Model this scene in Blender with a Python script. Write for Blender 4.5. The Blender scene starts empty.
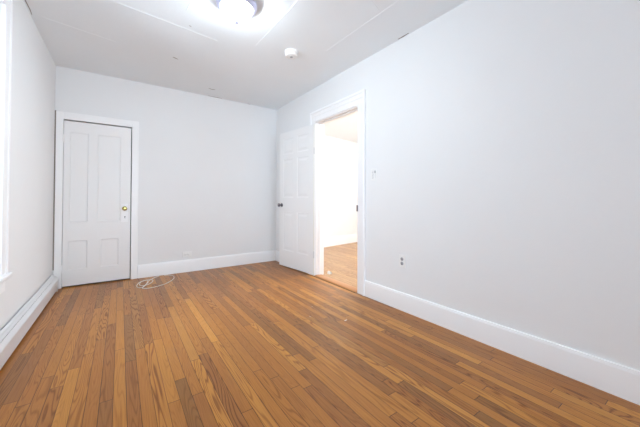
import bpy, bmesh, math, random
from mathutils import Vector, Matrix

# ------------------------------------------------------------------ camera, world, light, exposure
sc = bpy.context.scene
col = sc.collection
YAW, PITCH, ROLL, FPX, CY = 0.6088, 0.0128, 0.003, 286.33, 195.84
fw = Vector((math.sin(YAW) * math.cos(PITCH), math.cos(YAW) * math.cos(PITCH), math.sin(PITCH)))
r0 = Vector((math.cos(YAW), -math.sin(YAW), 0))
u0 = r0.cross(fw)
rt = r0 * math.cos(ROLL) + u0 * math.sin(ROLL)
up = -r0 * math.sin(ROLL) + u0 * math.cos(ROLL)
cam = bpy.data.cameras.new('camera')
cam.sensor_width = 36
cam.lens = FPX / 640 * 36
cam.shift_y = (CY - 213.5) / 640
cam.clip_start = 0.02
cam_ob = bpy.data.objects.new('camera', cam)
col.objects.link(cam_ob)
M = Matrix((rt, up, -fw)).transposed().to_4x4()
M.translation = (0, 0, 1.047)
cam_ob.matrix_world = M
sc.camera = cam_ob

world = bpy.data.worlds.new('sky')
sc.world = world
world.use_nodes = True
SKY = world.node_tree.nodes['Background']
SKY.inputs['Color'].default_value = (0.72, 0.86, 1.0, 1)
SKY.inputs['Strength'].default_value = 12

sc.view_settings.view_transform = 'Standard'
sc.view_settings.look = 'None'
sc.view_settings.gamma = 1
sc.view_settings.use_curve_mapping = False
sc.view_settings.exposure = 0.58
sc.cycles.use_denoising = True
sc.cycles.max_bounces = 12
sc.cycles.diffuse_bounces = 8
sc.cycles.sample_clamp_indirect = 8

BOWL_STRENGTH = 76.0
BOWL_COLOR = (0.83, 0.95, 1.02)
HALL_POWER = 60
HALL_COLOR = (1.0, 0.94, 0.86)

LX, LY, LA = -0.634, 4.49, -0.003          # pivot and turn of the left wall


def left_matrix():
    return Matrix.Translation((LX, LY, 0)) @ Matrix.Rotation(LA, 4, 'Z')


WS0, WS1, WZ0, WZ1 = 1.82, 2.30, 0.55, 2.30          # side window: along the left wall from the back corner, and height
FX0, FX1, FZ0, FZ1 = -0.05, 2.12, 0.40, 2.10         # fill window, added unseen in the end wall behind the viewpoint


def portal(sx, sy, matrix):
    pl = bpy.data.lights.new('window_daylight', 'AREA')
    pl.shape = 'RECTANGLE'
    pl.size, pl.size_y = sx, sy
    pl.cycles.is_portal = True
    plo = bpy.data.objects.new('window_daylight', pl)
    col.objects.link(plo)
    plo.matrix_world = matrix


portal(WZ1 - WZ0, WS1 - WS0, left_matrix() @ Matrix.Translation((-0.14, -(WS0 + WS1) / 2, (WZ0 + WZ1) / 2)) @ Matrix.Rotation(-math.pi / 2, 4, 'Y'))
portal(FX1 - FX0, FZ1 - FZ0, Matrix.Translation(((FX0 + FX1) / 2, -5.1, (FZ0 + FZ1) / 2)) @ Matrix.Rotation(math.pi / 2, 4, 'X'))

HY0, HY1, HZ0, HZ1 = 1.9, 2.9, 0.95, 2.1             # unseen window added to brighten the next room
portal(HY1 - HY0, HZ1 - HZ0, Matrix.Translation((5.92, (HY0 + HY1) / 2, (HZ0 + HZ1) / 2)) @ Matrix.Rotation(math.pi, 4, 'Z') @ Matrix.Rotation(-math.pi / 2, 4, 'Y') @ Matrix.Rotation(math.pi / 2, 4, 'Z'))

hl = bpy.data.lights.new('hall_fill_light', 'POINT')  # point light added without a fixture to brighten the next room
hl.energy = HALL_POWER
hl.color = HALL_COLOR
hl.shadow_soft_size = 0.2
hlo = bpy.data.objects.new('hall_fill_light', hl)
col.objects.link(hlo)
hlo.location = (4.0, 2.6, 2.15)


# ------------------------------------------------------------------ materials
def new_mat(name):
    m = bpy.data.materials.new(name)
    m.use_nodes = True
    return m, m.node_tree, m.node_tree.nodes['Principled BSDF']


def srgb(r, g, b):
    f = lambda c: (c / 255 / 12.92) if c / 255 <= 0.04045 else ((c / 255 + 0.055) / 1.055) ** 2.4
    return (f(r), f(g), f(b), 1)


def plain(name, c, rough=0.5, metal=0.0, bump=0.0, bscale=60, vary=0.0, spec=0.5):
    m, nt, p = new_mat(name)
    c = tuple(c) + ((1,) if len(c) == 3 else ())
    p.inputs['Base Color'].default_value = c
    p.inputs['Roughness'].default_value = rough
    p.inputs['Metallic'].default_value = metal
    p.inputs['Specular IOR Level'].default_value = spec
    geo = nt.nodes.new('ShaderNodeNewGeometry')
    n = nt.nodes.new('ShaderNodeTexNoise')
    n.inputs['Scale'].default_value = bscale
    n.inputs['Detail'].default_value = 4
    nt.links.new(geo.outputs['Position'], n.inputs['Vector'])
    if bump:
        b = nt.nodes.new('ShaderNodeBump')
        b.inputs['Strength'].default_value = bump
        b.inputs['Distance'].default_value = 0.004
        nt.links.new(n.outputs['Fac'], b.inputs['Height'])
        nt.links.new(b.outputs['Normal'], p.inputs['Normal'])
    if vary:
        n2 = nt.nodes.new('ShaderNodeTexNoise')
        n2.inputs['Scale'].default_value = 2.3
        n2.inputs['Detail'].default_value = 3
        nt.links.new(geo.outputs['Position'], n2.inputs['Vector'])
        mx = nt.nodes.new('ShaderNodeMix')
        mx.data_type = 'RGBA'
        mx.inputs['A'].default_value = c
        mx.inputs['B'].default_value = tuple(v * (1 - vary) for v in c[:3]) + (1,)
        nt.links.new(n2.outputs['Fac'], mx.inputs['Factor'])
        nt.links.new(mx.outputs['Result'], p.inputs['Base Color'])
    return m


def wood_floor_material(name, stops):
    m, nt, p = new_mat(name)
    N, L = nt.nodes, nt.links

    def val(x):
        return x

    def math_(op, a, b=None, c=None):
        n = N.new('ShaderNodeMath')
        n.operation = op
        for i, v in enumerate((a, b, c)):
            if v is None:
                continue
            if isinstance(v, (int, float)):
                n.inputs[i].default_value = v
            else:
                L.new(v, n.inputs[i])
        return n.outputs[0]

    def comb(x, y, z):
        n = N.new('ShaderNodeCombineXYZ')
        for i, v in enumerate((x, y, z)):
            if isinstance(v, (int, float)):
                n.inputs[i].default_value = v
            else:
                L.new(v, n.inputs[i])
        return n.outputs[0]

    def white(v):
        n = N.new('ShaderNodeTexWhiteNoise')
        n.noise_dimensions = '3D'
        L.new(v, n.inputs['Vector'])
        return n.outputs['Value'], n.outputs['Color']

    geo = N.new('ShaderNodeNewGeometry')
    sep = N.new('ShaderNodeSeparateXYZ')
    L.new(geo.outputs['Position'], sep.inputs[0])
    X, Y = sep.outputs[0], sep.outputs[1]
    W = 0.0575
    xb = math_('DIVIDE', math_('ADD', X, 0.021), W)
    bi = math_('FLOOR', xb)
    bf = math_('FRACT', xb)
    rv, _ = white(comb(bi, 3.7, 0))
    r2, _ = white(comb(bi, 8.1, 5))
    ln = math_('MULTIPLY_ADD', r2, 0.55, 0.75)
    yb = math_('DIVIDE', math_('MULTIPLY_ADD', rv, 5.0, Y), ln)
    si = math_('FLOOR', yb)
    sf = math_('FRACT', yb)
    pid = comb(bi, si, 0)
    pv, pc = white(pid)
    pv2, _ = white(comb(bi, si, 9.3))
    pv3, _ = white(comb(bi, si, 4.4))
    # grain: contour lines of a stretched noise, shifted for each board
    nz = N.new('ShaderNodeTexNoise')
    nz.noise_dimensions = '3D'
    nz.inputs['Scale'].default_value = 1.0
    nz.inputs['Detail'].default_value = 1.2
    nz.inputs['Roughness'].default_value = 0.45
    L.new(comb(math_('MULTIPLY', X, 15.0), math_('MULTIPLY', Y, 1.15), math_('MULTIPLY', pv, 60.0)), nz.inputs['Vector'])
    rings = math_('SINE', math_('MULTIPLY', nz.outputs['Fac'], math_('MULTIPLY_ADD', pv3, 90.0, 70.0)))
    rings = math_('POWER', math_('MULTIPLY_ADD', rings, 0.5, 0.5), 4.0)
    fine = N.new('ShaderNodeTexNoise')
    fine.inputs['Scale'].default_value = 1.0
    fine.inputs['Detail'].default_value = 4
    L.new(comb(math_('MULTIPLY', X, 300.0), math_('MULTIPLY', Y, 6.0), math_('MULTIPLY', pv, 30.0)), fine.inputs['Vector'])
    # board colour
    ramp = N.new('ShaderNodeValToRGB')
    cr = ramp.color_ramp
    cr.elements[0].position, cr.elements[0].color = stops[0][0], srgb(*stops[0][1])
    cr.elements[1].position, cr.elements[1].color = stops[-1][0], srgb(*stops[-1][1])
    for pos, cc in stops[1:-1]:
        e = cr.elements.new(pos)
        e.color = srgb(*cc)
    L.new(pv, ramp.inputs['Fac'])
    big = N.new('ShaderNodeTexNoise')
    big.inputs['Scale'].default_value = 0.9
    big.inputs['Detail'].default_value = 2
    L.new(geo.outputs['Position'], big.inputs['Vector'])

    def mulmix(a, fac, colr):
        n = N.new('ShaderNodeMix')
        n.data_type = 'RGBA'
        n.blend_type = 'MULTIPLY'
        if isinstance(fac, (int, float)):
            n.inputs['Factor'].default_value = fac
        else:
            L.new(fac, n.inputs['Factor'])
        L.new(a, n.inputs['A'])
        n.inputs['B'].default_value = colr
        return n.outputs['Result']
    c = ramp.outputs['Color']
    gfac = math_('MULTIPLY', rings, math_('MULTIPLY_ADD', math_('POWER', pv2, 1.8), 0.85, 0.10))
    c = mulmix(c, gfac, (0.42, 0.28, 0.17, 1))
    c = mulmix(c, math_('MULTIPLY', math_('POWER', math_('MULTIPLY', fine.outputs['Fac'], 1.25), 2.2), 0.85), (0.62, 0.52, 0.42, 1))
    # seams
    ex = math_('MINIMUM', bf, math_('SUBTRACT', 1.0, bf))
    sx = math_('LESS_THAN', ex, 0.026)
    ey = math_('MULTIPLY', math_('MINIMUM', sf, math_('SUBTRACT', 1.0, sf)), ln)
    sy = math_('LESS_THAN', ey, 0.0016)
    seam = math_('MAXIMUM', math_('MULTIPLY', sx, math_('MULTIPLY_ADD', rv, 0.35, 0.62)), math_('MULTIPLY', sy, 0.95))
    c = mulmix(c, seam, (0.13, 0.08, 0.05, 1))
    L.new(c, p.inputs['Base Color'])
    rr = math_('MULTIPLY_ADD', big.outputs['Fac'], 0.16, 0.24)
    L.new(math_('ADD', rr, math_('MULTIPLY', rings, 0.06)), p.inputs['Roughness'])
    p.inputs['Specular IOR Level'].default_value = 0.38
    b = N.new('ShaderNodeBump')
    b.inputs['Strength'].default_value = 0.25
    b.inputs['Distance'].default_value = 0.002
    hgt = math_('SUBTRACT', math_('MULTIPLY', math_('ADD', rings, big.outputs['Fac']), -0.12), seam)
    L.new(hgt, b.inputs['Height'])
    L.new(b.outputs['Normal'], p.inputs['Normal'])
    return m


FLOOR_STOPS = [(0.0, (153, 103, 48)), (0.2, (168, 108, 48)), (0.45, (181, 118, 48)), (0.7, (193, 129, 52)), (0.9, (210, 147, 63)), (1.0, (159, 108, 55))]
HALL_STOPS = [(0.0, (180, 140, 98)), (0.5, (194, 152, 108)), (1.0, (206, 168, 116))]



MAT = {}
MAT['wall'] = plain('painted_plaster_wall', (0.835, 0.84, 0.845), 0.55, bump=0.12, bscale=35, vary=0.03)
MAT['ceiling'] = plain('painted_ceiling', (0.855, 0.90, 0.93), 0.6, bump=0.15, bscale=25, vary=0.04)
MAT['trim'] = plain('white_gloss_trim_paint', (0.92, 0.92, 0.925), 0.32, bump=0.05, bscale=30)
MAT['door'] = plain('white_door_paint', (0.86, 0.855, 0.85), 0.35, bump=0.06, bscale=30)
MAT['heater'] = plain('white_enamelled_steel', (0.70, 0.70, 0.71), 0.35)
MAT['plastic'] = plain('white_plastic', (0.86, 0.86, 0.85), 0.35)
MAT['grey_plastic'] = plain('grey_plastic', (0.36, 0.36, 0.38), 0.5)
MAT['light_grey_plastic'] = plain('light_grey_plastic', (0.62, 0.62, 0.63), 0.5)
MAT['dark'] = plain('dark_recess', (0.02, 0.018, 0.016), 0.8)
MAT['brass'] = plain('worn_brass', (0.44, 0.38, 0.15), 0.25, metal=1.0)
MAT['chrome'] = plain('satin_nickel', (0.24, 0.24, 0.27), 0.22, metal=1.0)
MAT['ring'] = plain('brushed_nickel_ring', (0.72, 0.72, 0.90), 0.42, metal=1.0)
MAT['cable'] = plain('white_cable_sheath', (0.80, 0.78, 0.74), 0.45)
MAT['copper'] = plain('old_pipe', (0.05, 0.042, 0.036), 0.5)
MAT['threshold'] = plain('oak_threshold', srgb(186, 128, 76)[:3], 0.35, bump=0.1, bscale=80)
MAT['crack'] = plain('crack_and_gap_shade', (0.27, 0.24, 0.215), 0.9)  # colour of ceiling cracks, and of shade painted into casing and heater gaps
MAT['closet'] = plain('closet_plaster_shade_tint', (0.25, 0.24, 0.23), 0.9)  # plaster darkened: the closed closet's shade is put into the colour
MAT['fleck'] = plain('white_paint_fleck', (0.8, 0.78, 0.76), 0.7)
MAT['cream'] = plain('old_cream_paint', (0.72, 0.70, 0.52), 0.4)
MAT['floor'] = wood_floor_material('oak_strip_floor', FLOOR_STOPS)
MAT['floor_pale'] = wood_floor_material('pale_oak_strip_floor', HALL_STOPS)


def bowl_material():
    m, nt, p = new_mat('lit_frosted_glass')
    p.inputs['Base Color'].default_value = (0.9, 0.9, 0.88, 1)
    p.inputs['Roughness'].default_value = 0.3
    p.inputs['Emission Color'].default_value = BOWL_COLOR + (1,)
    p.inputs['Emission Strength'].default_value = BOWL_STRENGTH
    return m


def pane_material():
    m, nt, p = new_mat('window_glass')
    out = nt.nodes['Material Output']
    t = nt.nodes.new('ShaderNodeBsdfTransparent')
    g = nt.nodes.new('ShaderNodeBsdfGlossy')
    g.inputs['Roughness'].default_value = 0.02
    f = nt.nodes.new('ShaderNodeFresnel')
    f.inputs['IOR'].default_value = 1.45
    mx = nt.nodes.new('ShaderNodeMixShader')
    nt.links.new(f.outputs[0], mx.inputs[0])
    nt.links.new(t.outputs[0], mx.inputs[1])
    nt.links.new(g.outputs[0], mx.inputs[2])
    nt.links.new(mx.outputs[0], out.inputs['Surface'])
    nt.nodes.remove(p)
    return m


MAT['bowl'] = bowl_material()
MAT['glass'] = pane_material()


# ------------------------------------------------------------------ mesh helpers
class MB:
    def __init__(self):
        self.bm = bmesh.new()

    def box(self, x0, x1, y0, y1, z0, z1, bev=0.0, seg=2, mat=None):
        vs = [self.bm.verts.new((x, y, z)) for x in (x0, x1) for y in (y0, y1) for z in (z0, z1)]
        if mat is not None:
            for v in vs:
                v.co = mat @ v.co
        idx = [(0, 1, 3, 2), (4, 6, 7, 5), (0, 4, 5, 1), (2, 3, 7, 6), (0, 2, 6, 4), (1, 5, 7, 3)]
        fs = [self.bm.faces.new([vs[i] for i in f]) for f in idx]
        if bev:
            es = list({e for f in fs for e in f.edges})
            bmesh.ops.bevel(self.bm, geom=es, offset=bev, segments=seg, profile=0.5, affect='EDGES')
        return self

    def prism(self, pts, axis, a, b):
        """polygon pts in the plane across `axis`, pushed from a to b along it"""
        def mk(p, t):
            if axis == 'y':
                return (p[0], t, p[1])
            if axis == 'x':
                return (t, p[0], p[1])
            return (p[0], p[1], t)
        A = [self.bm.verts.new(mk(p, a)) for p in pts]
        B = [self.bm.verts.new(mk(p, b)) for p in pts]
        n = len(pts)
        self.bm.faces.new(A)
        self.bm.faces.new(list(reversed(B)))
        for i in range(n):
            self.bm.faces.new((A[i], B[i], B[(i + 1) % n], A[(i + 1) % n]))
        return self

    def lathe(self, prof, seg=32, mat=None):
        """prof: (radius, z) from one end to the other, turned about z"""
        rings = []
        for r, z in prof:
            if r < 1e-6:
                v = self.bm.verts.new((0, 0, z))
                rings.append([v])
            else:
                rings.append([self.bm.verts.new((r * math.cos(2 * math.pi * k / seg), r * math.sin(2 * math.pi * k / seg), z)) for k in range(seg)])
        for a, b in zip(rings, rings[1:]):
            for k in range(seg):
                k2 = (k + 1) % seg
                if len(a) == 1 and len(b) == 1:
                    continue
                if len(a) == 1:
                    self.bm.faces.new((a[0], b[k], b[k2]))
                elif len(b) == 1:
                    self.bm.faces.new((a[k], a[k2], b[0]))
                else:
                    self.bm.faces.new((a[k], a[k2], b[k2], b[k]))
        if mat is not None:
            for rg in rings:
                for v in rg:
                    v.co = mat @ v.co
        return self

    def tube(self, pts, rad, seg=8):
        pts = [Vector(p) for p in pts]
        rings = []
        prev = None
        for i, p in enumerate(pts):
            t = (pts[min(i + 1, len(pts) - 1)] - pts[max(i - 1, 0)]).normalized()
            a = Vector((0, 0, 1)) if prev is None else prev
            n = (a - t * a.dot(t))
            if n.length < 1e-4:
                n = Vector((1, 0, 0)) - t * t.x
            n.normalize()
            prev = n
            b = t.cross(n)
            rings.append([self.bm.verts.new(p + (n * math.cos(2 * math.pi * k / seg) + b * math.sin(2 * math.pi * k / seg)) * rad) for k in range(seg)])
        for a, b in zip(rings, rings[1:]):
            for k in range(seg):
                self.bm.faces.new((a[k], a[(k + 1) % seg], b[(k + 1) % seg], b[k]))
        self.bm.faces.new(rings[0])
        self.bm.faces.new(list(reversed(rings[-1])))
        return self

    def build(self, name, mat, parent=None, smooth=False, matrix=None):
        bmesh.ops.recalc_face_normals(self.bm, faces=list(self.bm.faces))
        me = bpy.data.meshes.new(name)
        self.bm.to_mesh(me)
        self.bm.free()
        me.materials.append(MAT[mat])
        if smooth:
            for p in me.polygons:
                p.use_smooth = True
            me.set_sharp_from_angle(angle=math.radians(40))
        o = bpy.data.objects.new(name, me)
        col.objects.link(o)
        if parent is not None:
            o.parent = parent
        if matrix is not None:
            o.matrix_local = matrix
        return o


def tag(o, label=None, cat=None, kind=None, group=None):
    if label:
        o['label'] = label
    if cat:
        o['category'] = cat
    if kind:
        o['kind'] = kind
    if group:
        o['group'] = group
    return o


def empty(name, loc=(0, 0, 0), matrix=None):
    o = bpy.data.objects.new(name, None)
    o.empty_display_size = 0.1
    col.objects.link(o)
    if matrix is not None:
        o.matrix_world = matrix
    else:
        o.location = loc
    return o


# ------------------------------------------------------------------ the setting
XR, XH, YB, ZC = 2.205, 2.33, 4.49, 2.6
YF = -5.0  # unseen end wall set far back so the added window fills evenly
S = 'structure'
tag(MB().box(-1.0, XR + 0.01, YF - 0.1, YB + 0.01, -0.12, 0).build('floor', 'floor'),
    'bare narrow-strip oak floor of mixed golden and brown boards in the empty room', 'floor', S)
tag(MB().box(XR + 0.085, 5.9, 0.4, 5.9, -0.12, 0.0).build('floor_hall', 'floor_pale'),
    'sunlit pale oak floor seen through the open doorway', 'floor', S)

# ceiling with faint panel seams
ceil = tag(MB().box(-1.0, XR + 0.02, YF - 0.1, YB + 0.02, ZC, ZC + 0.12).build('ceiling', 'ceiling'),
           'white panelled ceiling with faint taped seams', 'ceiling', S)


def seam(p, q, w=0.010, t=0.0022):
    p, q = Vector((p[0], p[1], ZC)), Vector((q[0], q[1], ZC))
    d = (q - p).normalized()
    n = Vector((-d.y, d.x, 0)) * w / 2
    m = MB()
    e = d * 0.05
    bm = m.bm
    a = [bm.verts.new(v) for v in (p - n * 0.4, p + n * 0.4, q + n * 0.4, q - n * 0.4)]
    b = [bm.verts.new(v + Vector((0, 0, -t))) for v in (p + e - n * 0.6, p + e + n * 0.6, q - e + n * 0.6, q - e - n * 0.6)]
    c = [bm.verts.new(v) for v in (p + e * 0.5 - n, p + e * 0.5 + n, q - e * 0.5 + n, q - e * 0.5 - n)]
    for i in range(4):
        bm.faces.new((c[i], c[(i + 1) % 4], b[(i + 1) % 4], b[i]))
    bm.faces.new(b)
    for v in a:
        bm.verts.remove(v)
    return m.build('seam', 'ceiling', ceil)


seam((-0.62, 3.34), (-0.03, 3.47))
seam((-0.12, 2.75), (0.80, 2.87))
seam((1.125, 1.6), (1.111, 2.78), 0.009, 0.0018)
seam((1.77, 1.0), (1.752, 2.45))
seam((1.50, 1.56), (1.755, 1.645), 0.008, 0.0015)
seam((0.446, 2.30), (0.43, 2.58), 0.008, 0.0015)


def sliver(name, pts, w, z, mat, parent, dz=-0.0008):
    m = MB()
    pts = [Vector((x, y, z)) for x, y in pts]
    top, bot = [], []
    for i, p in enumerate(pts):
        d = (pts[min(i + 1, len(pts) - 1)] - pts[max(0, i - 1)]).normalized()
        n = Vector((-d.y, d.x, 0)) * w * (0.25 if i in (0, len(pts) - 1) else 0.5)
        top.append((m.bm.verts.new(p + n), m.bm.verts.new(p - n)))
        bot.append((m.bm.verts.new(p + n + Vector((0, 0, dz))), m.bm.verts.new(p - n + Vector((0, 0, dz)))))
    for i in range(len(pts) - 1):
        m.bm.faces.new((bot[i][0], bot[i][1], bot[i + 1][1], bot[i + 1][0]))
        m.bm.faces.new((top[i][0], top[i + 1][0], bot[i + 1][0], bot[i][0]))
        m.bm.faces.new((top[i][1], bot[i][1], bot[i + 1][1], top[i + 1][1]))
    return m.build(name, mat, parent)


for pts, w in (([(0.455, 3.475), (0.475, 3.482), (0.51, 3.50)], 0.014),
               ([(1.00, 4.17), (1.05, 4.18), (1.09, 4.165)], 0.014),
               ([(1.06, 4.472), (1.14, 4.474), (1.22, 4.470), (1.27, 4.476)], 0.012),
               ([(1.68, 4.475), (1.73, 4.478)], 0.014),
               ([(2.188, 1.70), (2.192, 1.77), (2.189, 1.83)], 0.014),
               ([(-0.632, 3.02), (-0.626, 3.15), (-0.624, 3.28), (-0.628, 3.36)], 0.006),
               ([(0.49, 2.757), (0.51, 2.764)], 0.012)):
    sliver('crack', pts, w, ZC, 'crack', ceil)

# back wall with the closet opening
DX0, DX1, DZ = -0.556, 0.118, 1.985
wb = MB()
wb.box(-0.9, DX0, YB, YB + 0.12, -0.12, ZC + 0.1)
wb.box(DX1, XR + 0.05, YB, YB + 0.12, -0.12, ZC + 0.1)
wb.box(DX0, DX1, YB, YB + 0.12, DZ, ZC + 0.1)
tag(wb.build('wall_back', 'wall'), 'plain off-white wall with the closet door', 'wall', S)
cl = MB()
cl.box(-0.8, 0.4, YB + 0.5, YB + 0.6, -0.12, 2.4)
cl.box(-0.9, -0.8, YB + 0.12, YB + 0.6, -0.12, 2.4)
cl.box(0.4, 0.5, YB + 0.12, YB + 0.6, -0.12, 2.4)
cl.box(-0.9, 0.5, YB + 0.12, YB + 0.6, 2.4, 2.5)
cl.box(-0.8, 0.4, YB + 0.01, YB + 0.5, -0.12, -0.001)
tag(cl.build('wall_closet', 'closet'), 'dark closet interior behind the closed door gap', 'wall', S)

# right wall with the doorway
OY0, OY1, OZ = 2.398, 3.272, 2.118
wr = MB()
wr.box(XR, XH, YF - 0.1, OY0, -0.12, ZC + 0.1)
wr.box(XR, XH, OY1, 5.9, -0.12, ZC + 0.1)
wr.box(XR, XH, OY0, OY1, OZ, ZC + 0.1)
tag(wr.build('wall_right', 'wall'), 'long blank white wall beside the open doorway', 'wall', S)

# left wall with the window
LM = left_matrix()
wl = MB()
wl.box(-0.14, 0, -WS0, 0.15, -0.12, ZC + 0.1)
wl.box(-0.14, 0, -9.7, -WS1, -0.12, ZC + 0.1)
wl.box(-0.14, 0, -WS1, -WS0, -0.12, WZ0)
wl.box(-0.14, 0, -WS1, -WS0, WZ1, ZC + 0.1)
tag(wl.build('wall_left', 'wall', matrix=LM), 'narrow strip of white wall above the baseboard heater', 'wall', S)
k = MB()
k.box(-0.95, FX0, YF - 0.1, YF, -0.12, ZC + 0.1)
k.box(FX1, XR + 0.05, YF - 0.1, YF, -0.12, ZC + 0.1)
k.box(FX0, FX1, YF - 0.1, YF, -0.12, FZ0)
k.box(FX0, FX1, YF - 0.1, YF, FZ1, ZC + 0.1)
tag(k.build('wall_front', 'wall'), 'end wall behind the viewpoint with an added fill window', 'wall', S)
w2 = empty('added_fill_window', (0, YF, 0))  # added window, lights the back wall from behind the viewpoint
tag(w2, 'large window added unseen in the end wall to brighten the room', 'window', S)
k = MB()
k.box(FX0, FX0 + 0.05, -0.08, -0.03, FZ0, FZ1)
k.box(FX1 - 0.05, FX1, -0.08, -0.03, FZ0, FZ1)
k.box(FX0 + 0.05, FX1 - 0.05, -0.08, -0.03, FZ0, FZ0 + 0.05)
k.box(FX0 + 0.05, FX1 - 0.05, -0.08, -0.03, FZ1 - 0.05, FZ1)
k.box((FX0 + FX1) / 2 - 0.03, (FX0 + FX1) / 2 + 0.03, -0.08, -0.03, FZ0 + 0.05, FZ1 - 0.05)
s_ = k.build('frame', 'trim', w2)
MB().box(FX0 + 0.04, FX1 - 0.04, -0.057, -0.053, FZ0 + 0.04, FZ1 - 0.04).build('pane', 'glass', s_)

# the room beyond the doorway
HA = math.atan2(0.178, 1)
HM = Matrix.Translation((2.33, 4.87, 0)) @ Matrix.Rotation(HA, 4, 'Z')
tag(MB().box(-0.1, 3.9, 0, 0.1, -0.12, 2.7).build('wall_hall_back', 'wall', matrix=HM), 'bright wall of the next room seen through the doorway', 'wall', S)
k = MB()
k.box(5.8, 5.9, 0.4, HY0, -0.12, 2.7)
k.box(5.8, 5.9, HY1, 5.9, -0.12, 2.7)
k.box(5.8, 5.9, HY0, HY1, -0.12, HZ0)
k.box(5.8, 5.9, HY0, HY1, HZ1, 2.7)
tag(k.build('wall_hall_right', 'wall'), 'side wall of the next room', 'wall', S)
tag(MB().box(XH - 0.005, 5.9, 0.4, 0.5, -0.12, 2.7).build('wall_hall_front', 'wall'), 'near wall of the next room', 'wall', S)
tag(MB().box(XH - 0.005, 5.9, 0.4, 5.9, 2.46, 2.6).build('ceiling_hall', 'ceiling'), 'ceiling of the next room above its bright wall', 'ceiling', S)


def baseboard_profile(h, t):
    return [(0, 0), (t, 0), (t, h - 0.022), (t * 0.92, h - 0.014), (t * 0.75, h - 0.008), (t * 0.72, h - 0.002), (t * 0.55, h), (0, h)]


BH = 0.168
bb = MB()
bb.prism([(YB - a, z) for a, z in baseboard_profile(BH + 0.005, 0.018)], 'x', 0.197, XR)
tag(bb.build('baseboard_back', 'trim', smooth=True), 'white baseboard along the wall with the closet door', 'baseboard', S)
br = MB()
br.prism([(XR - a, z) for a, z in baseboard_profile(BH, 0.018)], 'y', YF, OY0 - 0.111)
br.prism([(XR - a, z) for a, z in baseboard_profile(BH, 0.018)], 'y', 3.39, YB - 0.018)
tag(br.build('baseboard_right', 'trim', smooth=True), 'tall white baseboard along the long blank wall', 'baseboard', S)
bh = MB()
bh.prism([(-a, z) for a, z in baseboard_profile(0.2, 0.018)], 'x', 0.0, 3.8)
tag(bh.build('baseboard_hall', 'trim', smooth=True, matrix=HM), 'white baseboard of the next room beyond the doorway', 'baseboard', S)
bl = MB()
bl.prism([(a, z) for a, z in baseboard_profile(0.12, 0.012)], 'y', -9.48, -3.25)
tag(bl.build('baseboard_left', 'trim', smooth=True, matrix=LM), 'white baseboard of the wall with the window', 'baseboard', S)

# closet door casing
t1 = empty('trim_1', (0, 0, 0))
tag(t1, 'white painted casing around the closed closet door', 'door casing', S)
ct = 0.02
MB().box(LX + 0.012, DX0, YB - ct, YB, 0, DZ + 0.085, 0.004).build('side_casing', 'trim', t1)
MB().box(DX1, DX1 + 0.075, YB - ct, YB, 0, DZ + 0.085, 0.004).build('side_casing', 'trim', t1)
MB().box(DX0, DX1, YB - ct, YB, DZ, DZ + 0.085, 0.004).build('head_casing', 'trim', t1)

MB().box(LX - 0.001, LX + 0.0125, YB - 0.012, YB + 0.001, 0.22, DZ + 0.09).build('gap', 'crack', t1)  # dark strip: shade of the slot beside the casing, painted in

# doorway casing
t2 = empty('trim_2', (0, 0, 0))
tag(t2, 'white painted casing and jambs of the open doorway', 'door casing', S)
for y0, y1, b0, b1 in ((OY0 - 0.092, OY0 + 0.004, OY0 - 0.112, OY0 - 0.088), (OY1 - 0.004, OY1 + 0.082, OY1 + 0.08, OY1 + 0.108)):
    k = MB().box(XR - 0.018, XR, y0, y1, 0, OZ - 0.004, 0.003)
    k.box(XR - 0.03, XR, b0, b1, 0, OZ + 0.143, 0.005)
    k.build('side_casing', 'trim', t2)
k = MB().box(XR - 0.018, XR, OY0 - 0.092, OY1 + 0.082, OZ - 0.004, OZ + 0.065, 0.003)
k.box(XR - 0.024, XR, OY0 - 0.092, OY1 + 0.082, OZ + 0.062, OZ + 0.115, 0.004)
k.box(XR - 0.032, XR, OY0 - 0.092, OY1 + 0.082, OZ + 0.11, OZ + 0.143, 0.005)
k.build('head_casing', 'trim', t2)
k = MB().box(XR - 0.002, XH + 0.002, OY1 - 0.016, OY1, 0, OZ, 0.001)
k.box(XR + 0.045, XR + 0.08, OY1 - 0.03, OY1 - 0.015, 0, OZ - 0.015, 0.002)
k.build('jamb', 'trim', t2)
k = MB().box(XR - 0.002, XH + 0.002, OY0, OY0 + 0.016, 0, OZ, 0.001)
k.box(XR + 0.045, XR + 0.08, OY0 + 0.015, OY0 + 0.03, 0, OZ - 0.015, 0.002)
k.build('jamb', 'trim', t2)
k = MB().box(XR - 0.002, XH + 0.002, OY0, OY1, OZ - 0.016, OZ, 0.001)
k.box(XR + 0.045, XR + 0.08, OY0 + 0.02, OY1 - 0.02, OZ - 0.03, OZ - 0.015, 0.002)
k.build('head_jamb', 'trim', t2)
k = MB()
k.box(XH, XH + 0.018, OY1 - 0.004, OY1 + 0.10, 0, OZ + 0.1, 0.003)
k.box(XH, XH + 0.018, OY0 - 0.10, OY0 + 0.004, 0, OZ + 0.1, 0.003)
k.box(XH, XH + 0.018, OY0, OY1, OZ, OZ + 0.1, 0.003)
k.build('hall_casing', 'trim', t2)
MB().box(XR - 0.0205, XR + 0.03, OY0 - 0.008, OY0 + 0.018, 0.915, 0.985, 0.001).build('strike_plate', 'chrome', t2)

MB().box(XR - 0.0192, XR - 0.0170, OY1 + 0.008, OY1 + 0.034, 0.0, OZ - 0.03).build('jamb_edge', 'cream', t2)

# threshold
k = MB()
k.prism([(XR - 0.028, 0.0), (XR - 0.02, 0.010), (XR - 0.005, 0.014), (XR + 0.075, 0.014), (XR + 0.095, 0.008), (XR + 0.10, 0.0)], 'y', OY0 + 0.016, OY1 - 0.016)
tag(k.build('trim_3', 'threshold', smooth=True), 'worn wooden threshold strip across the open doorway', 'threshold', S)


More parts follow.
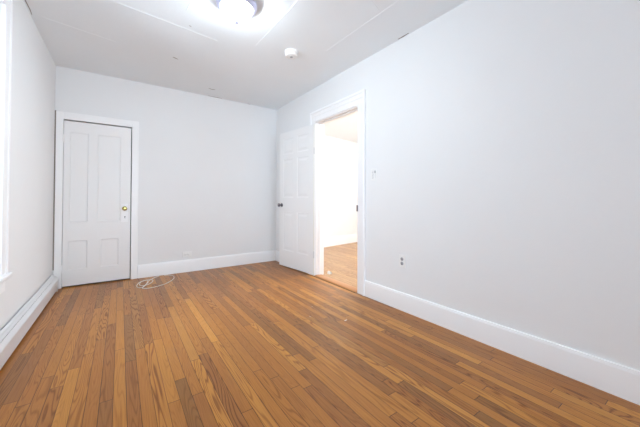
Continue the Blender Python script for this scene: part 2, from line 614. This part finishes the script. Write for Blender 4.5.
MB().box(XR - 0.036, XR - 0.027, OY0 + 0.016, OY1 - 0.016, -0.001, 0.0012).build('gap', 'dark', bpy.data.objects['trim_3'])


# ------------------------------------------------------------------ doors
def panel_door(parent, width, z0, z1, thick, panels, mat, recess, slope, raised=0.0):
    """leaf in local coordinates: u along x from 0 to width, front face at y=0 looking to -y"""
    us = sorted({0, width, *[p[0] for p in panels], *[p[1] for p in panels]})
    vs = sorted({z0, z1, *[p[2] for p in panels], *[p[3] for p in panels]})
    m = MB()
    bm = m.bm
    cache = {}

    def V(u, y, v):
        key = (round(u, 5), round(y, 5), round(v, 5))
        if key not in cache:
            cache[key] = bm.verts.new((u, y, v))
        return cache[key]
    for i in range(len(us) - 1):
        for j in range(len(vs) - 1):
            a, b, c, d = us[i], us[i + 1], vs[j], vs[j + 1]
            uc, vc = (a + b) / 2, (c + d) / 2
            if any(p[0] < uc < p[1] and p[2] < vc < p[3] for p in panels):
                continue
            bm.faces.new((V(a, 0, c), V(b, 0, c), V(b, 0, d), V(a, 0, d)))
            bm.faces.new((V(a, thick, c), V(a, thick, d), V(b, thick, d), V(b, thick, c)))
    for i in range(len(us) - 1):
        for v in (z0, z1):
            bm.faces.new((V(us[i], 0, v), V(us[i + 1], 0, v), V(us[i + 1], thick, v), V(us[i], thick, v)))
    for j in range(len(vs) - 1):
        for u in (0, width):
            bm.faces.new((V(u, 0, vs[j]), V(u, 0, vs[j + 1]), V(u, thick, vs[j + 1]), V(u, thick, vs[j])))
    # sides of the panel holes
    for (a, b, c, d) in panels:
        ring = [(a, c), (b, c), (b, d), (a, d)]
        pts = []
        for q in range(4):
            pts.append((ring[q], ring[(q + 1) % 4]))
        hu = [u for u in us if a <= u <= b]
        hv = [v for v in vs if c <= v <= d]
        for x0, x1 in zip(hu, hu[1:]):
            for v in (c, d):
                bm.faces.new((V(x0, 0, v), V(x1, 0, v), V(x1, thick, v), V(x0, thick, v)))
        for v0, v1 in zip(hv, hv[1:]):
            for u in (a, b):
                bm.faces.new((V(u, 0, v0), V(u, 0, v1), V(u, thick, v1), V(u, thick, v0)))
    leaf = m.build('leaf', mat, parent)
    for (a, b, c, d) in panels:
        m = MB()
        bm = m.bm

        def loop(o, y):
            return [bm.verts.new(p) for p in ((a + o, y, c + o), (b - o, y, c + o), (b - o, y, d - o), (a + o, y, d - o))]
        lv = [loop(0.0005, 0.001), loop(slope * 0.35, recess * 0.35), loop(slope * 0.5, recess), loop(slope, recess)]
        if raised:
            lv += [loop(slope + 0.012, recess), loop(slope + 0.04, recess - raised)]
        back = loop(0.0005, thick - 0.006)
        for p, q in zip(lv, lv[1:]):
            for i in range(4):
                bm.faces.new((p[i], p[(i + 1) % 4], q[(i + 1) % 4], q[i]))
        bm.faces.new(lv[-1])
        for i in range(4):
            bm.faces.new((lv[0][i], back[i], back[(i + 1) % 4], lv[0][(i + 1) % 4]))
        bm.faces.new(list(reversed(back)))
        m.build('panel', mat, leaf)
    return leaf


# closet door: hung on the left, flush in its opening
dw = (DX1 - 0.009) - (DX0 + 0.004)
d1 = empty('door_1', (DX0 + 0.004, YB - 0.004, 0))
tag(d1, 'closed white four-panel closet door with a brass knob', 'door', S)
o = DX0 + 0.004
panel_door(d1, dw, 0.016, DZ - 0.012, 0.035,
           [(-0.500 - o, -0.322 - o, 0.765, 1.845), (-0.236 - o, -0.012 - o + 0.012, 0.765, 1.845),
            (-0.510 - o, -0.322 - o, 0.20, 0.548), (-0.200 - o, -0.012 - o, 0.20, 0.548)], 'door', 0.008, 0.022)
for z in (1.765, 0.225):
    k = MB()
    for j in range(5):
        k.lathe([(0, 0), (0.008, 0), (0.008, 0.0165), (0, 0.0165)], 12, Matrix.Translation((-0.004, -0.008, z - 0.045 + j * 0.018)))
    k.box(-0.022, -0.004, -0.0195, -0.012, z - 0.045, z + 0.045, 0.001)
    k.build('hinge', 'trim', d1, smooth=True)
ku = 0.046 - o
k = MB().box(ku - 0.035, ku + 0.035, -0.004, 0.001, 0.748, 0.985, 0.0015)
k.build('lock_plate', 'trim', d1)
RX = Matrix.Rotation(math.pi / 2, 4, 'X')
knob = MB().lathe([(0, 0), (0.027, 0), (0.027, 0.003), (0.024, 0.006), (0.013, 0.009), (0.010, 0.014), (0.010, 0.028), (0.016, 0.033),
                   (0.026, 0.040), (0.0285, 0.048), (0.027, 0.055), (0.020, 0.060), (0.009, 0.0615), (0, 0.0615)], 28,
                  Matrix.Translation((ku, -0.004, 0.925)) @ RX).build('knob', 'brass', d1, smooth=True)
k = MB().lathe([(0, 0), (0.006, 0), (0.006, 0.0012), (0, 0.0012)], 16, Matrix.Translation((ku + 0.004, -0.004, 0.818)) @ RX)
k.box(ku + 0.0015, ku + 0.0065, -0.0052, -0.004, 0.797, 0.818)
k.build('keyhole', 'dark', d1)

# open door, swung right round against the wall near the corner
hx, hy, ex, ey = 2.180, 3.285, 2.082, 4.112
ang = math.atan2(hy - ey, hx - ex)
LWID = math.hypot(hx - ex, hy - ey)
d2 = empty('door_2', matrix=Matrix.Translation((ex, ey, 0)) @ Matrix.Rotation(ang, 4, 'Z'))
tag(d2, 'open white six-panel door folded back against the wall by the corner', 'door', S)
st = 0.105
mid = LWID / 2
ups = []
for a, b in ((st, mid - 0.045), (mid + 0.045, LWID - st)):
    ups += [(a, b, 1.74, 1.985), (a, b, 1.075, 1.665), (a, b, 0.26, 0.855)]
panel_door(d2, LWID, 0.014, 2.088, 0.035, ups, 'door', 0.004, 0.018, 0.003)
k = MB().lathe([(0, 0), (0.031, 0), (0.031, 0.004), (0.028, 0.008), (0.014, 0.011), (0.011, 0.016), (0.011, 0.032), (0.017, 0.037),
                (0.026, 0.044), (0.0285, 0.053), (0.027, 0.060), (0.020, 0.066), (0.009, 0.068), (0, 0.068)], 28,
               Matrix.Translation((0.062, 0.0, 0.958)) @ RX)
k.build('knob', 'chrome', d2, smooth=True)
for z in (1.72, 0.29):
    k = MB()
    for j in range(5):
        k.lathe([(0, 0), (0.007, 0), (0.007, 0.0165), (0, 0.0165)], 12, Matrix.Translation((LWID + 0.008, 0.004, z - 0.045 + j * 0.018)))
    k.box(LWID - 0.001, LWID + 0.003, 0.003, 0.032, z - 0.045, z + 0.045, 0.001)
    k.build('hinge', 'light_grey_plastic', d2, smooth=True)

# ------------------------------------------------------------------ window (left wall)
w1 = empty('window_1', matrix=LM)
tag(w1, 'white window casing and sill at the left edge of the picture', 'window', S)
k = MB().box(0, 0.022, -WS0, -WS0 + 0.10, WZ0 - 0.02, WZ1 + 0.13, 0.004)
k.box(0, 0.030, -WS0 + 0.078, -WS0 + 0.10, WZ0 - 0.02, WZ1 + 0.15, 0.005)
k.build('side_casing', 'trim', w1)
k = MB().box(0, 0.022, -WS1 - 0.10, -WS1, WZ0 - 0.02, WZ1 + 0.13, 0.004)
k.box(0, 0.030, -WS1 - 0.10, -WS1 - 0.078, WZ0 - 0.02, WZ1 + 0.15, 0.005)
k.build('side_casing', 'trim', w1)
k = MB().box(0, 0.022, -WS1, -WS0, WZ1, WZ1 + 0.13, 0.004)
k.box(0, 0.030, -WS1 - 0.10, -WS0 + 0.10, WZ1 + 0.13, WZ1 + 0.15, 0.005)
k.build('head_casing', 'trim', w1)
MB().box(-0.10, 0.045, -WS1 - 0.125, -WS0 + 0.125, WZ0 - 0.028, WZ0, 0.008).build('sill', 'trim', w1)
MB().box(0, 0.018, -WS1 - 0.09, -WS0 + 0.09, WZ0 - 0.115, WZ0 - 0.028, 0.003).build('apron', 'trim', w1)
for z0, z1, xo in ((WZ0, 1.44, -0.065), (1.41, WZ1, -0.10)):
    k = MB()
    k.box(xo, xo + 0.033, -WS1, -WS1 + 0.045, z0, z1)
    k.box(xo, xo + 0.033, -WS0 - 0.045, -WS0, z0, z1)
    k.box(xo, xo + 0.033, -WS1 + 0.045, -WS0 - 0.045, z0, z0 + 0.045)
    k.box(xo, xo + 0.033, -WS1 + 0.045, -WS0 - 0.045, z1 - 0.035, z1)
    s_ = k.build('sash', 'trim', w1)
    MB().box(xo + 0.015, xo + 0.018, -WS1 + 0.04, -WS0 - 0.04, z0 + 0.04, z1 - 0.03).build('pane', 'glass', s_)

# ------------------------------------------------------------------ baseboard heater
hroot = empty('baseboard_heater', matrix=LM)
tag(hroot, 'long low white metal baseboard heater along the left wall', 'heater')
HS0, HS1 = 0.13, 3.2
k = MB()
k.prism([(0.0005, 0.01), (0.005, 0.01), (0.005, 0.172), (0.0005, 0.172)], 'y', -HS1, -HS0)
k.build('back_plate', 'crack', hroot)  # plate coloured dark to paint the shade in the slot behind the cover
k = MB()
k.prism([(0.013, 0.190), (0.031, 0.180), (0.031, 0.174), (0.017, 0.182), (0.017, 0.150), (0.013, 0.150)], 'y', -HS1, -HS0 - 0.01)
k.build('top_cover', 'heater', hroot)
k = MB()
k.prism([(0.033, 0.179), (0.047, 0.170), (0.047, 0.165), (0.033, 0.174)], 'y', -HS1 + 0.03, -HS0 - 0.03)
k.build('damper', 'heater', hroot)
k = MB()
k.prism([(0.050, 0.168), (0.068, 0.150), (0.073, 0.140), (0.060, 0.020), (0.050, 0.016), (0.050, 0.019), (0.057, 0.022), (0.070, 0.139), (0.065, 0.147), (0.049, 0.164)], 'y', -HS1, -HS0 - 0.02)
k.build('front_panel', 'heater', hroot)
for a, b in ((-HS0 - 0.04, -HS0), (-HS1, -HS1 + 0.04)):
    k = MB().prism([(0.0005, 0.006), (0.066, 0.006), (0.074, 0.14), (0.069, 0.152), (0.05, 0.171), (0.009, 0.195), (0.0005, 0.195)], 'y', a, b)
    k.build('end_cap', 'heater', hroot)
k = MB()
for j in range(60):
    s = HS0 + 0.1 + j * 0.048
    k.box(0.012, 0.05, -s - 0.0006, -s + 0.0006, 0.06, 0.13)
k.tube([(0.03, -HS1 + 0.06, 0.095), (0.03, -HS0 - 0.06, 0.095)], 0.011, 10)
k.build('fin_tube', 'copper', hroot)
k = MB()
k.tube([(0.03, -HS0 + 0.002, 0.155), (0.031, -HS0 + 0.03, 0.158), (0.034, -HS0 + 0.055, 0.15), (0.037, -HS0 + 0.075, 0.13), (0.038, -HS0 + 0.082, 0.10), (0.038, -HS0 + 0.083, 0.0)], 0.009, 10)
k.build('pipe', 'copper', hroot, smooth=True)

# ------------------------------------------------------------------ ceiling light, smoke detector
LXY = (0.738, 2.21)
lamp = empty('ceiling_light', (LXY[0], LXY[1], ZC))
tag(lamp, 'lit round flush-mount ceiling light with frosted bowl and metal ring', 'ceiling light')
MB().lathe([(0, 0), (0.135, 0), (0.138, -0.006), (0.138, -0.03), (0.12, -0.035), (0, -0.035)], 48).build('base_pan', 'plastic', lamp, smooth=True)
MB().lathe([(0.130, -0.010), (0.144, -0.008), (0.152, -0.014), (0.155, -0.024), (0.153, -0.036), (0.143, -0.050), (0.130, -0.060), (0.114, -0.058), (0.112, -0.03), (0.130, -0.010)], 56).build('ring', 'ring', lamp, smooth=True)
prof = [(0.108, -0.040), (0.113, -0.058)]
for i in range(13):
    a = i / 12 * math.pi / 2
    prof.append((0.112 * math.cos(a) if i < 12 else 0.0, -0.062 - 0.070 * math.sin(a)))
MB().lathe(prof, 48).build('glass_bowl', 'bowl', lamp, smooth=True)
MB().lathe([(0, -0.128), (0.013, -0.129), (0.021, -0.136), (0.021, -0.142), (0.013, -0.147), (0.016, -0.154), (0.014, -0.166), (0.006, -0.174), (0, -0.175)], 16).build('finial', 'ring', lamp, smooth=True)

sm = empty('smoke_detector', (1.462, 2.632, ZC))
tag(sm, 'small round white smoke detector on the ceiling', 'smoke detector')
MB().lathe([(0, 0), (0.070, 0), (0.070, -0.012), (0.066, -0.014), (0, -0.014)], 40).build('mounting_base', 'plastic', sm, smooth=True)
MB().lathe([(0, -0.014), (0.066, -0.014), (0.066, -0.040), (0.063, -0.048), (0.056, -0.053), (0.050, -0.053), (0.047, -0.049), (0.038, -0.049), (0.035, -0.054), (0, -0.055)], 40).build('cover', 'plastic', sm, smooth=True)
MB().lathe([(0, -0.054), (0.015, -0.0545), (0.014, -0.0585), (0, -0.059)], 20).build('test_button', 'grey_plastic', sm, smooth=True)

# ------------------------------------------------------------------ switch and outlets
RW = Matrix(((0, 0, -1, XR), (-1, 0, 0, 0), (0, 1, 0, 0), (0, 0, 0, 1)))    # local: x along the wall towards the camera, y up, z out of the wall


def wall_thing(name, y, z):
    m = RW.copy()
    m.translation = (XR, y, z)
    return empty(name, matrix=m)


sw = wall_thing('light_switch', 2.163, 1.313)
tag(sw, 'white light switch plate on the wall right of the doorway', 'light switch')
MB().box(-0.042, 0.042, -0.064, 0.064, 0, 0.006, 0.003).build('plate', 'plastic', sw)
for y in (0.030, 0.0, -0.030):
    tg = MB().box(-0.022, -0.002, y - 0.0105, y + 0.0105, 0.005, 0.0085, 0.001).build('toggle', 'light_grey_plastic', sw)
    MB().box(-0.018, -0.006, y - 0.003, y + 0.006, 0.008, 0.014, 0.001).build('toggle_tip', 'plastic', tg)
MB().box(0.018, 0.030, 0.014, 0.040, 0.005, 0.012, 0.002).build('slider', 'grey_plastic', sw)
MB().box(0.0215, 0.0265, -0.040, 0.012, 0.005, 0.0066).build('slider_track', 'light_grey_plastic', sw)


def outlet(root):
    MB().box(-0.037, 0.037, -0.060, 0.060, 0, 0.006, 0.003).build('plate', 'plastic', root)
    for s in (1, -1):
        rc = MB().lathe([(0, 0.005), (0.0165, 0.005), (0.0165, 0.0078), (0.015, 0.0088), (0, 0.0088)], 24, Matrix.Translation((0, s * 0.0205, 0)))
        rc = rc.build('receptacle', RECEPT, root, smooth=True)
        k = MB().box(-0.0075, -0.005, s * 0.0205 - 0.001, s * 0.0205 + 0.008, 0.0085, 0.0094)
        k.box(0.005, 0.0075, s * 0.0205 - 0.001, s * 0.0205 + 0.007, 0.0085, 0.0094)
        k.lathe([(0, 0.0085), (0.003, 0.0085), (0.003, 0.0094), (0, 0.0094)], 10, Matrix.Translation((0, s * 0.0205 - 0.0075, 0)))
        k.build('slot', SLOT, rc)
    MB().lathe([(0, 0.006), (0.003, 0.006), (0.002, 0.0075), (0, 0.0075)], 10).build('screw', 'light_grey_plastic', root)


RECEPT, SLOT = 'grey_plastic', 'dark'
ow = wall_thing('wall_outlet', 1.79, 0.463)
tag(ow, 'upright white outlet with grey sockets on the long right wall', 'outlet')
outlet(ow)
RECEPT, SLOT = 'plastic', 'grey_plastic'
ob = empty('wall_outlet', matrix=Matrix(((0, -1, 0, 0.795), (0, 0, -1, YB), (1, 0, 0, 0.252), (0, 0, 0, 1))))
tag(ob, 'sideways white outlet just above the back baseboard', 'outlet')
outlet(ob)

# ------------------------------------------------------------------ cable on the floor, door stop, flecks
def spline(pts, n=10):
    out = []
    P = [Vector(p) for p in pts]
    for i in range(len(P) - 1):
        a, b, c, d = P[max(i - 1, 0)], P[i], P[i + 1], P[min(i + 2, len(P) - 1)]
        for k in range(n):
            t = k / n
            out.append(0.5 * ((2 * b) + (c - a) * t + (2 * a - 5 * b + 4 * c - d) * t * t + (3 * b - a - 3 * c + d) * t ** 3))
    out.append(P[-1])
    return out


R_ = 0.0038
z0 = R_ + 0.0005
cable = spline([(0.44, 4.44, z0), (0.37, 4.36, z0), (0.30, 4.22, z0 + 0.004), (0.27, 4.08, z0 + 0.008), (0.23, 3.98, z0), (0.18, 4.00, z0),
                (0.175, 4.12, z0), (0.22, 4.26, z0), (0.30, 4.31, z0), (0.35, 4.22, z0 + 0.008), (0.31, 4.08, z0 + 0.008), (0.24, 4.01, z0 + 0.010),
                (0.20, 4.06, z0 + 0.012), (0.22, 4.20, z0 + 0.010), (0.28, 4.24, z0 + 0.012), (0.29, 4.12, z0 + 0.014), (0.22, 3.93, z0 + 0.008),
                (0.28, 3.90, z0), (0.40, 3.94, z0), (0.50, 4.03, z0), (0.58, 4.18, z0), (0.60, 4.32, z0), (0.56, 4.41, z0), (0.50, 4.43, z0)], 12)
tag(MB().tube(cable, R_, 8).build('cable', 'cable', smooth=True), 'loose loops of thin white cable lying on the floor beside the closet door', 'cable')

k = MB()
k.prism([(0, 0), (0.05, 0), (0.05, 0.012), (0.035, 0.034), (0.018, 0.040), (0.006, 0.030)], 'y', -0.022, 0.022)
tag(k.build('doorstop', 'plastic', matrix=Matrix.Translation((2.405, 3.245, 0))), 'small white stopper on the floor just beyond the doorway', 'doorstop')

fl = bpy.data.objects['floor']
for x, y, a in ((1.61, 1.915, 0.012), (1.632, 1.93, 0.006), (1.40, 2.16, 0.006), (1.55, 2.35, 0.005)):
    sliver('paint_fleck', [(x - a, y), (x, y + a * 0.3), (x + a, y + a * 0.1)], a * 0.9, 0.0, 'fleck', fl, 0.0005)
